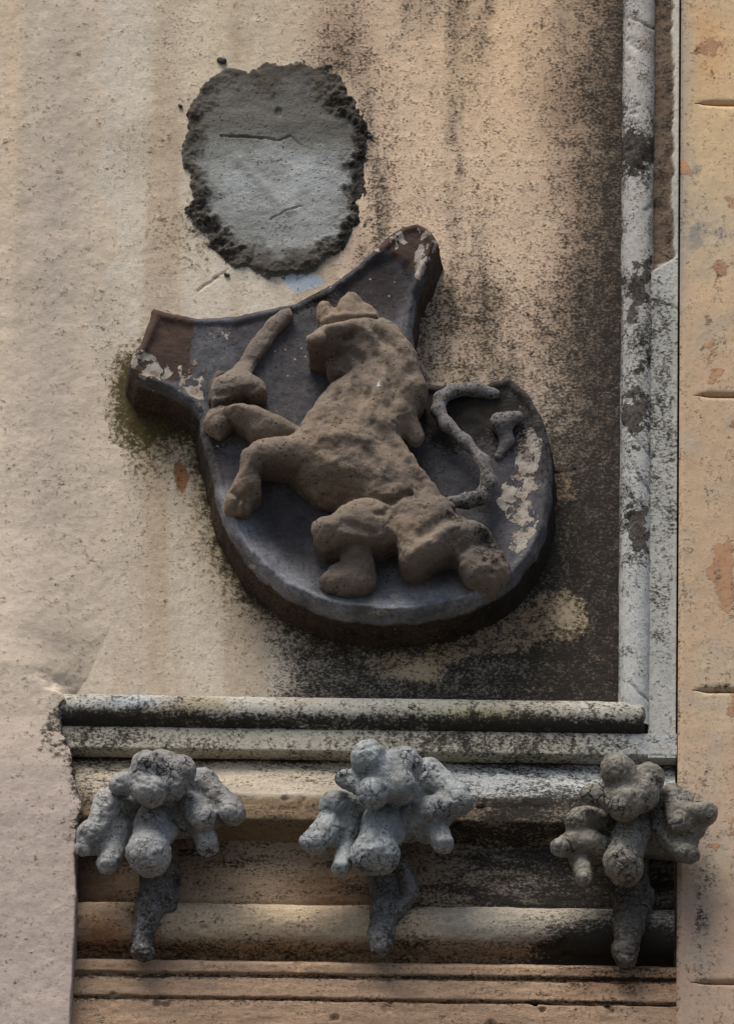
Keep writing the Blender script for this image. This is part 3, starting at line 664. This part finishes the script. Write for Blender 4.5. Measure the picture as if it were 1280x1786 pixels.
def col_lion(p, U, V, mo_extra=0):
    n = fbm(p, 12, 4, .6, 3.0)
    c = rgb(len(U), lin(140, 125, 110)); c = mixc(c, lin(118, 106, 95), ss(-.1, .5, n)*.7); c = mixc(c, lin(146, 126, 104), ss(.05, .5, -n)*.5)
    c = mixc(c, lin(108, 104, 98), blob(U, V, 850, 930, 70, 70)*.6)
    mo = -.02 + .2*n + .55*blob(U, V, 862, 945, 42, 50) + .35*blob(U, V, 800, 895, 45, 22) + .3*blob(U, V, 385, 690, 30, 40) + .25*blob(U, V, 560, 830, 60, 25) + mo_extra  # mould, plus shade painted under the belly
    fl = -.2 + .72*np.exp(-(seg_d(U, V, [(658, 600), (655, 625), (657, 655), (659, 678)])/6)**2)*ss(-.25, .2, fbm(p, 70, 3, .6, 5.0)) + .6*blob(U, V, 658, 668, 8, 12)
    return c, stain_arr(len(U), mo, .25*blob(U, V, 560, 545, 12, 20), fl, 0)
def polyvert(q, d): return [tuple(P(u, v, d)[[0, 2]]) for u, v in q]
def relief(regions, h=.003, k=.006, plate=.078, disp=((16, .0034), (45, .0020), (130, .0012)), seed=4.0, extra=(), subs=(), draft=-.05, dome=.020):
    """regions: (outline px, depth function(U, V, p) in mm, reference depth mm, edge rounding m); each is stucco standing on the plate"""
    W = [np.array(polyvert(q, dr*.001)) for q, f, dr, kr in regions]
    lo = np.array([min(w[:, 0].min() for w in W)-.03, -.245, min(w[:, 1].min() for w in W)-.03]); hi = np.array([max(w[:, 0].max() for w in W)+.03, -plate, max(w[:, 1].max() for w in W)+.03])
    S = Sculpt(lo, hi, h)
    for (q, f, dr, kr), w in zip(regions, W):
        pad = .025; a = np.array([w[:, 0].min()-pad, lo[1], w[:, 1].min()-pad]); b = np.array([w[:, 0].max()+pad, hi[1], w[:, 1].max()+pad])
        sl, X, Y, Z = S.box(a, b)
        X2, Z2 = np.meshgrid(X.ravel(), Z.ravel(), indexing='ij'); p = np.stack([X2, 0*X2-dr*.001, Z2], -1)
        s2 = poly_sd(X2, Z2, [tuple(t) for t in w]) - .0035 + .004*fbm(p, 35, 3, .6, seed)
        U, V = proj(p.reshape(-1, 3)); U = U.reshape(X2.shape); V = V.reshape(X2.shape)
        face = f(U, V, p)*.001 - dome*np.exp(np.minimum(s2, 0)/.020); Yd = -Y.ravel()
        A = s2[:, None, :] - ((dr*.001-Yd)*draft)[None, :, None]; B = Yd[None, :, None]-face[:, None, :]
        hh = np.clip(.5+.5*(A-B)/kr, 0, 1); D = B*(1-hh)+A*hh+kr*hh*(1-hh)
        F = S.F[sl]; hh = np.clip(.5+.5*(F-D)/k, 0, 1); S.F[sl] = F*(1-hh)+D*hh-k*hh*(1-hh)
    for ch in extra: S.chain(ch, .010)
    for ch in subs: S.chain(ch, .006, True)
    V_, Q = S.build(); N_ = vnormals(V_, Q)
    for f, a in disp: V_ = V_ + N_*(fbm(V_, f, 3, .5, seed+f)*a)[:, None]
    V_ = V_ - N_*(ss(.10, 0, np.abs(fbm(V_*np.array([1, 1, 1.3]), 15, 3, .55, seed+5)))*.0014)[:, None]
    return V_, Q
T_TRUNK = [(563,567),(600,558),(658,548),(679,553),(693,564),(705,583),(717,597),(728,614),(733,630),(737,653),(745,667),(740,686),(726,700),(722,716),(705,730),(697,748),(708,770),(735,805),(765,845),(792,870),(775,892),(740,902),(700,892),(670,882),(640,870),(612,862),(588,854),(555,848),(520,824),(500,798),(480,790),(490,760),(512,750),(522,738),(536,713),(550,698),(568,676),(576,658),(600,650),(612,640),(604,622),(590,609),(565,605),(541,605),(537,599),(541,592),(550,581)]
T_JAW = [(573,618),(600,610),(628,624),(618,646),(594,643),(576,632)]
T_FORE = [(520,745),(503,752),(461,754),(440,763),(424,775),(420,784),(421,798),(410,824),(398,836),(392,852),(396,864),(410,871),(424,873),(435,868),(442,852),(457,838),(454,822),(447,808),(457,795),(475,793),(500,795),(540,800),(560,770)]
T_ARM = [(393,700),(412,694),(447,697),(475,710),(517,727),(545,732),(545,760),(461,757),(445,752),(424,730),(400,712)]
T_HAND = [(362,705),(380,692),(400,696),(412,712),(402,732),(385,748),(366,742),(358,722)]
T_THIGH = [(547,919),(549,904),(559,896),(576,890),(596,870),(617,861),(657,860),(680,866),(696,881),(690,904),(694,922),(669,933),(643,936),(625,931),(611,931),(588,937),(565,936),(553,930)]
T_SHIN = [(592,925),(640,928),(646,953),(654,982),(656,1005),(640,1022),(608,1026),(573,1017),(557,1005),(559,994),(582,979),(596,968),(595,953)]
T_FAR = [(686,875),(703,862),(765,866),(797,888),(830,891),(852,900),(872,925),(889,955),(889,982),(862,1008),(819,1003),(802,984),(799,965),(790,958),(776,962),(747,977),(727,985),(709,982),(698,965),(694,942),(690,915)]
def crease(U, V, pts, w): return np.exp(-(seg_d(U, V, pts)/w)**2)
def f_trunk(U, V, p):
    rough = fbm(p, 45, 4, .6, 12.0); lock = fbm(p@np.array([[.8, 0, .6], [0, 1, 0], [-.24, 0, .32]]), 34, 3, .55, 3.0)
    f = 180 + 30*blob(U, V, 560, 590, 30, 20) + 10*blob(U, V, 640, 570, 40, 20) + 8*blob(U, V, 630, 600, 40, 40) + 12*blob(U, V, 615, 735, 60, 60) + 8*blob(U, V, 690, 640, 45, 50)
    f += 8*crease(U, V, [(585, 574), (640, 564)], 9) - 13*crease(U, V, [(576, 572), (598, 566), (615, 561)], 5) + 12*crease(U, V, [(580, 584), (612, 578), (645, 590)], 10)
    f -= 13*crease(U, V, [(592, 612), (610, 610), (632, 630)], 6) + 14*crease(U, V, [(600, 592), (612, 590)], 6)
    f += 15*lock*blob(U, V, 670, 650, 80, 100) + 13*lock*blob(U, V, 610, 710, 70, 40)
    f -= 9*crease(U, V, [(655, 585), (690, 610), (715, 650)], 9) + 7*crease(U, V, [(655, 625), (680, 655), (690, 695)], 9) + 7*crease(U, V, [(620, 660), (625, 690)], 8) + 7*crease(U, V, [(600, 672), (590, 700)], 7)
    f -= 22*crease(U, V, [(478, 796), (500, 790), (518, 782)], 4) + 22*crease(U, V, [(650, 866), (690, 872), (715, 862)], 6)
    f -= (38+26*rough)*ss(46, 0, seg_d(U, V, [(480, 792), (500, 800), (520, 824), (555, 848), (588, 856), (612, 864)]))
    f -= 14*ss(700, 780, U+.2*(V-800))*ss(740, 800, V) + 8*blob(U, V, 640, 850, 60, 20)
    return f + 5*rough*ss(640, 760, V) - 5*crease(U, V, [(600, 775), (640, 790), (660, 815)], 9) + 7*crease(U, V, [(560, 765), (620, 770)], 14) - 9*crease(U, V, [(650, 745), (690, 790), (735, 845)], 11)
REG = [(T_TRUNK, f_trunk, 172, .017), (T_JAW, lambda U, V, p: 166+0*U, 166, .010),
 (T_FORE, lambda U, V, p: 186 - 36*ss(790, 862, V) - 6*crease(U, V, [(405, 842), (420, 852), (440, 842)], 5) - 8*crease(U, V, [(412, 868), (416, 852)], 3) - 8*crease(U, V, [(428, 868), (428, 854)], 3), 180, .017),
 (T_ARM, lambda U, V, p: 158 - 20*ss(470, 540, U) + 6*crease(U, V, [(410, 704), (520, 740)], 12), 155, .020), (T_HAND, lambda U, V, p: 132+0*U, 132, .022),
 (T_THIGH, lambda U, V, p: 186 + 8*blob(U, V, 575, 910, 28, 22) - 14*ss(640, 700, U) - 7*crease(U, V, [(655, 895), (672, 890), (676, 878)], 4) - 6*crease(U, V, [(600, 912), (625, 918), (650, 925)], 7), 182, .016),
 (T_SHIN, lambda U, V, p: 152 - 14*ss(960, 1000, V) + 8*blob(U, V, 590, 1000, 34, 18) - 6*crease(U, V, [(600, 975), (645, 972)], 7), 142, .015),
 (T_FAR, lambda U, V, p: 182 - 46*ss(765, 860, U) + 9*crease(U, V, [(722, 968), (790, 926), (848, 906)], 13) - 10*crease(U, V, [(735, 938), (790, 900)], 10) + 16*blob(U, V, 845, 975, 40, 34) - 10*crease(U, V, [(806, 955), (845, 930), (880, 960)], 7) + 11*fbm(p, 30, 4, .55, 2.0)*ss(780, 840, U), 165, .017)]
V_, Q = relief(REG, extra=[[(706,738,138,22),(724,764,126,18)], [(598,572,192,9),(622,566,192,9)], [(545,594,198,10),(556,590,202,12)]],
   subs=[[(604,582,204,10),(618,581,204,8)], [(540,606,212,5),(575,604,206,6),(596,612,198,6)], [(545,599,214,5)], [(650,600,204,6),(668,618,200,6)], [(640,640,206,6),(650,672,204,6)], [(690,625,196,6),(706,662,188,6)]])
U, V = proj(V_); b, st_ = col_lion(V_, U, V)
lion = mesh('lion', V_, Q, M_LION, coa, base=b, stain=st_)
def relief_part(name, regions, colour, mo):
    V_, Q = relief(regions, .0026, disp=((40, .002), (110, .001)), seed=14.0, dome=.007); U, V = proj(V_); b, st_ = col_lion(V_, U, V, mo)
    if colour is not None: b = mixc(b, colour, np.full(len(b), .7))
    return mesh(name, V_, Q, M_LION, None, base=b, stain=st_)
def lion_part(name, chains, colour, mo, k=.008, h=.0024, disp=((40, .002), (110, .001)), par=None):
    V_, Q = sculpted(chains, h, k, disp=disp, seed=8.0); U, V = proj(V_); b, s = col_lion(V_, U, V, mo)
    if colour is not None: b = mixc(b, colour, np.full(len(b), .85))
    o = mesh(name, V_, Q, M_LION, par, base=b, stain=s)
    return o
def sub(o, par):   # child of a part: the part already sits at the thing's origin offset
    o.parent = par; o.location = (0, 0, 0); return o
sub(relief_part('crown', [([(562,566),(556,545),(555,527),(561,520),(571,520),(577,525),(587,528),(597,513),(607,503),(618,503),(630,515),(649,526),(658,539),(664,556),(640,558),(600,562),(580,570)], lambda U, V, p: 178 - 10*crease(U, V, [(578, 528), (590, 540)], 6) - 7*crease(U, V, [(632, 520), (645, 540)], 6) + 5*crease(U, V, [(562, 556), (600, 550), (655, 548)], 5), 176, .020)], None, .0), lion)
sub(lion_part('tail', [[(785,876,112,11),(815,874,116,12),(840,866,118,12),(853,842,118,12),(843,806,116,11),(812,770,114,10),(780,742,112,10),(764,716,108,10),(768,694,104,10),(790,681,98,10),(830,678,90,11),(862,688,86,11)],
   [(872,736,98,18),(902,727,102,11)], [(878,745,94,15),(885,768,88,10),(870,796,84,9)]], lin(128, 126, 126), .30, .014, disp=((20, .0010), (90, .0005))), lion)
sub(relief_part('sword', [([(446,573),(474,546),(490,530),(506,528),(510,542),(491,560),(473,583),(442,628),(438,652),(456,672),(462,686),(440,686),(425,682),(405,688),(392,698),(375,704),(370,688),(378,664),(403,640),(423,611)], lambda U, V, p: 108 + 30*ss(620, 672, V) - 7*crease(U, V, [(380, 694), (440, 684)], 5), 118, .010)], lin(128, 118, 108), .06), lion)
sub(relief_part('claw', [([(366,690),(366,662),(378,642),(396,644),(388,656),(376,676),(376,692)], lambda U, V, p: 112+0*U, 112, .014)], lin(96, 88, 82), .2), lion)

# ================================================================== CARVED BOSSES
def boss(label, u0, v0, parts, tone, mo0, seed):
    root = thing('carved_boss', label, 'carving', tuple(P(u0, v0, .06)), 'carved bosses along the cornice')
    for name, chains, subs in parts:
        big = [[(a, b, d, r*{'pendant': .88, 'flower_head': 1.12, 'leaf': .96}.get(name, 1.0)) for (a, b, d, r) in ch] for ch in chains]
        if name == 'leaf':       # web of stucco joining the lobes to the root of the leaf
            big += [[(ch[-1][0], ch[-1][1], ch[-1][2]-26, ch[-1][3]*.7), (u0+(ch[-1][0]-u0)*.30, v0+16+(ch[-1][1]-v0)*.25, 62, 26)] for ch in chains]
            big += [[(a[-1][0], a[-1][1], a[-1][2]-14, a[-1][3]*.72), (b[-1][0], b[-1][1], b[-1][2]-14, b[-1][3]*.72)] for a, b in zip(chains, chains[1:])]
        V_, Q = sculpted(big, .0022, {'leaf': .011, 'bud': .014, 'flower_head': .011}.get(name, .014), subs=subs, disp=((20, .0022), (60, .0014), (140, .0008)), seed=seed, ridge=.0020)
        U, V = proj(V_); n = fbm(V_, 16, 4, .6, seed+3)
        c = rgb(len(U), lin(*tone)); c = mixc(c, lin(162, 164, 162), ss(0, .5, n)*.5); c = mixc(c, lin(96, 88, 80), ss(0, .5, -n)*.5)
        if name == 'pendant': c = mixc(c, lin(96, 86, 80), np.full(len(U), .6))
        fl = -.05 + .35*n + .2*fbm(V_, 50, 3, .6, 2.0)
        mo = mo0 + .25*n + (.22 if name == 'pendant' else 0)
        mesh(name, V_, Q, M_BOSS, root, base=c, stain=stain_arr(len(U), mo, .0, fl+.16, 0))
    return root
B1 = [('flower_head', [[(281,1352,138,40)], [(257,1336,172,25)], [(312,1346,150,28)], [(207,1369,150,17),(235,1364,150,20)], [(263,1380,166,27)], [(300,1372,150,25)], [(240,1365,158,22)], [(280,1390,90,30),(275,1370,120,34)]], [[(256,1338,200,12)]]),
 ('bud', [[(278,1400,70,30),(264,1438,100,25),(258,1485,120,38)], [(262,1494,124,36)], [(300,1450,90,14),(282,1468,104,16)]], []),
 ('leaf', [[(238,1400,76,26),(190,1405,110,28),(166,1448,112,22)], [(156,1452,120,23)], [(146,1480,116,14)], [(205,1450,86,26),(180,1470,90,24)], [(186,1507,104,20),(205,1470,80,22)], [(218,1440,76,20)]], [[(236,1412,140,9),(238,1452,130,8)], [(172,1425,150,7),(200,1432,130,7)], [(176,1490,130,6),(170,1470,135,6)]]),
 ('leaf', [[(300,1390,80,30),(352,1366,96,27),(392,1402,104,24)], [(404,1418,112,24)], [(353,1428,118,24),(330,1400,90,26)], [(362,1476,92,20),(350,1440,84,24)], [(370,1412,90,26)], [(372,1390,100,20)]], [[(326,1375,140,8),(318,1420,130,8)], [(378,1420,145,6),(376,1455,130,6)], [(366,1390,150,6),(340,1400,140,6)]]),
 ('pendant', [[(275,1480,30,40),(278,1530,10,38),(262,1585,30,26),(250,1628,44,20),(246,1658,50,21)], [(256,1662,48,16)], [(297,1582,22,15),(300,1560,10,14)]], [])]
B2 = [('flower_head', [[(674,1356,138,40)], [(643,1322,176,28)], [(702,1336,152,31)], [(601,1358,152,16),(625,1368,150,17)], [(652,1384,166,25)], [(694,1372,156,30)], [(668,1350,160,26)], [(672,1390,90,30)]], []),
 ('bud', [[(676,1400,70,32),(664,1438,100,30),(654,1485,122,35)], [(642,1496,122,30)], [(668,1494,120,30)], [(705,1430,90,14),(690,1460,100,16)]], []),
 ('leaf', [[(628,1410,80,28),(583,1404,112,27)], [(575,1446,106,27),(552,1466,116,24)], [(538,1468,118,14)], [(604,1446,86,30)], [(594,1514,108,18),(606,1470,80,20)], [(618,1450,76,20)]], [[(634,1408,140,9),(636,1452,130,8)], [(566,1428,150,7),(600,1430,130,7)], [(585,1492,130,6),(575,1475,135,6)]]),
 ('leaf', [[(700,1390,80,30),(748,1350,92,26),(796,1384,104,24)], [(800,1398,112,27)], [(754,1414,122,28),(720,1430,96,28)], [(772,1470,108,21),(758,1440,100,24)], [(776,1410,96,28)], [(745,1450,84,24)]], [[(742,1375,150,15)], [(716,1372,140,8),(708,1420,130,8)], [(778,1425,150,6),(782,1452,130,6)], [(735,1450,130,7),(750,1475,120,8)]]),
 ('pendant', [[(668,1480,30,38),(672,1530,4,34),(672,1590,26,26),(664,1630,44,24),(666,1652,50,23)], [(716,1560,34,16),(702,1585,32,14)], [(700,1510,40,14),(718,1555,36,14)]], [])]
B3 = [('flower_head', [[(1094,1378,138,40)], [(1076,1343,176,27)], [(1132,1356,148,25)], [(1032,1386,152,17),(1060,1392,150,22)], [(1090,1402,164,28)], [(1118,1386,150,28)], [(1090,1362,156,26)], [(1094,1410,90,28)]], []),
 ('bud', [[(1100,1420,70,30),(1098,1460,98,28),(1086,1505,122,34)], [(1090,1516,120,30)], [(1126,1440,90,13),(1110,1484,104,15)]], []),
 ('leaf', [[(1060,1430,80,28),(1010,1432,112,25)], [(978,1478,116,19),(1000,1470,104,22)], [(1032,1470,110,24),(1052,1480,96,22)], [(1020,1532,106,17),(1012,1500,88,20)], [(1040,1450,80,22)]], [[(1066,1440,140,8),(1074,1485,130,7)], [(995,1452,145,6),(1030,1450,135,6)]]),
 ('leaf', [[(1120,1410,80,28),(1170,1388,108,20),(1190,1396,112,18)], [(1178,1392,112,22),(1184,1438,122,25)], [(1206,1424,118,22),(1232,1418,126,21)], [(1150,1450,84,24),(1192,1486,108,21)], [(1155,1425,86,28)], [(1205,1492,104,16)]], [[(1140,1400,140,8),(1136,1450,130,8)], [(1206,1400,150,7),(1204,1450,140,7)], [(1165,1465,140,6),(1195,1462,135,6)]]),
 ('pendant', [[(1098,1500,30,38),(1100,1555,20,36),(1096,1618,38,28),(1090,1660,50,22),(1094,1676,52,19)], [(1130,1560,36,15),(1124,1600,32,13)]], [])]
boss('cracked grey carved boss with hanging pendant touching the pink pier', 260, 1420, B1, (172, 172, 170), .14, 1.0)
boss('blue-grey carved boss at the middle of the cornice with split pendant', 660, 1420, B2, (170, 176, 176), .14, 21.0)
boss('darker lichen-spotted carved boss overhanging the ochre block pier', 1095, 1440, B3, (146, 141, 128), .24, 41.0)
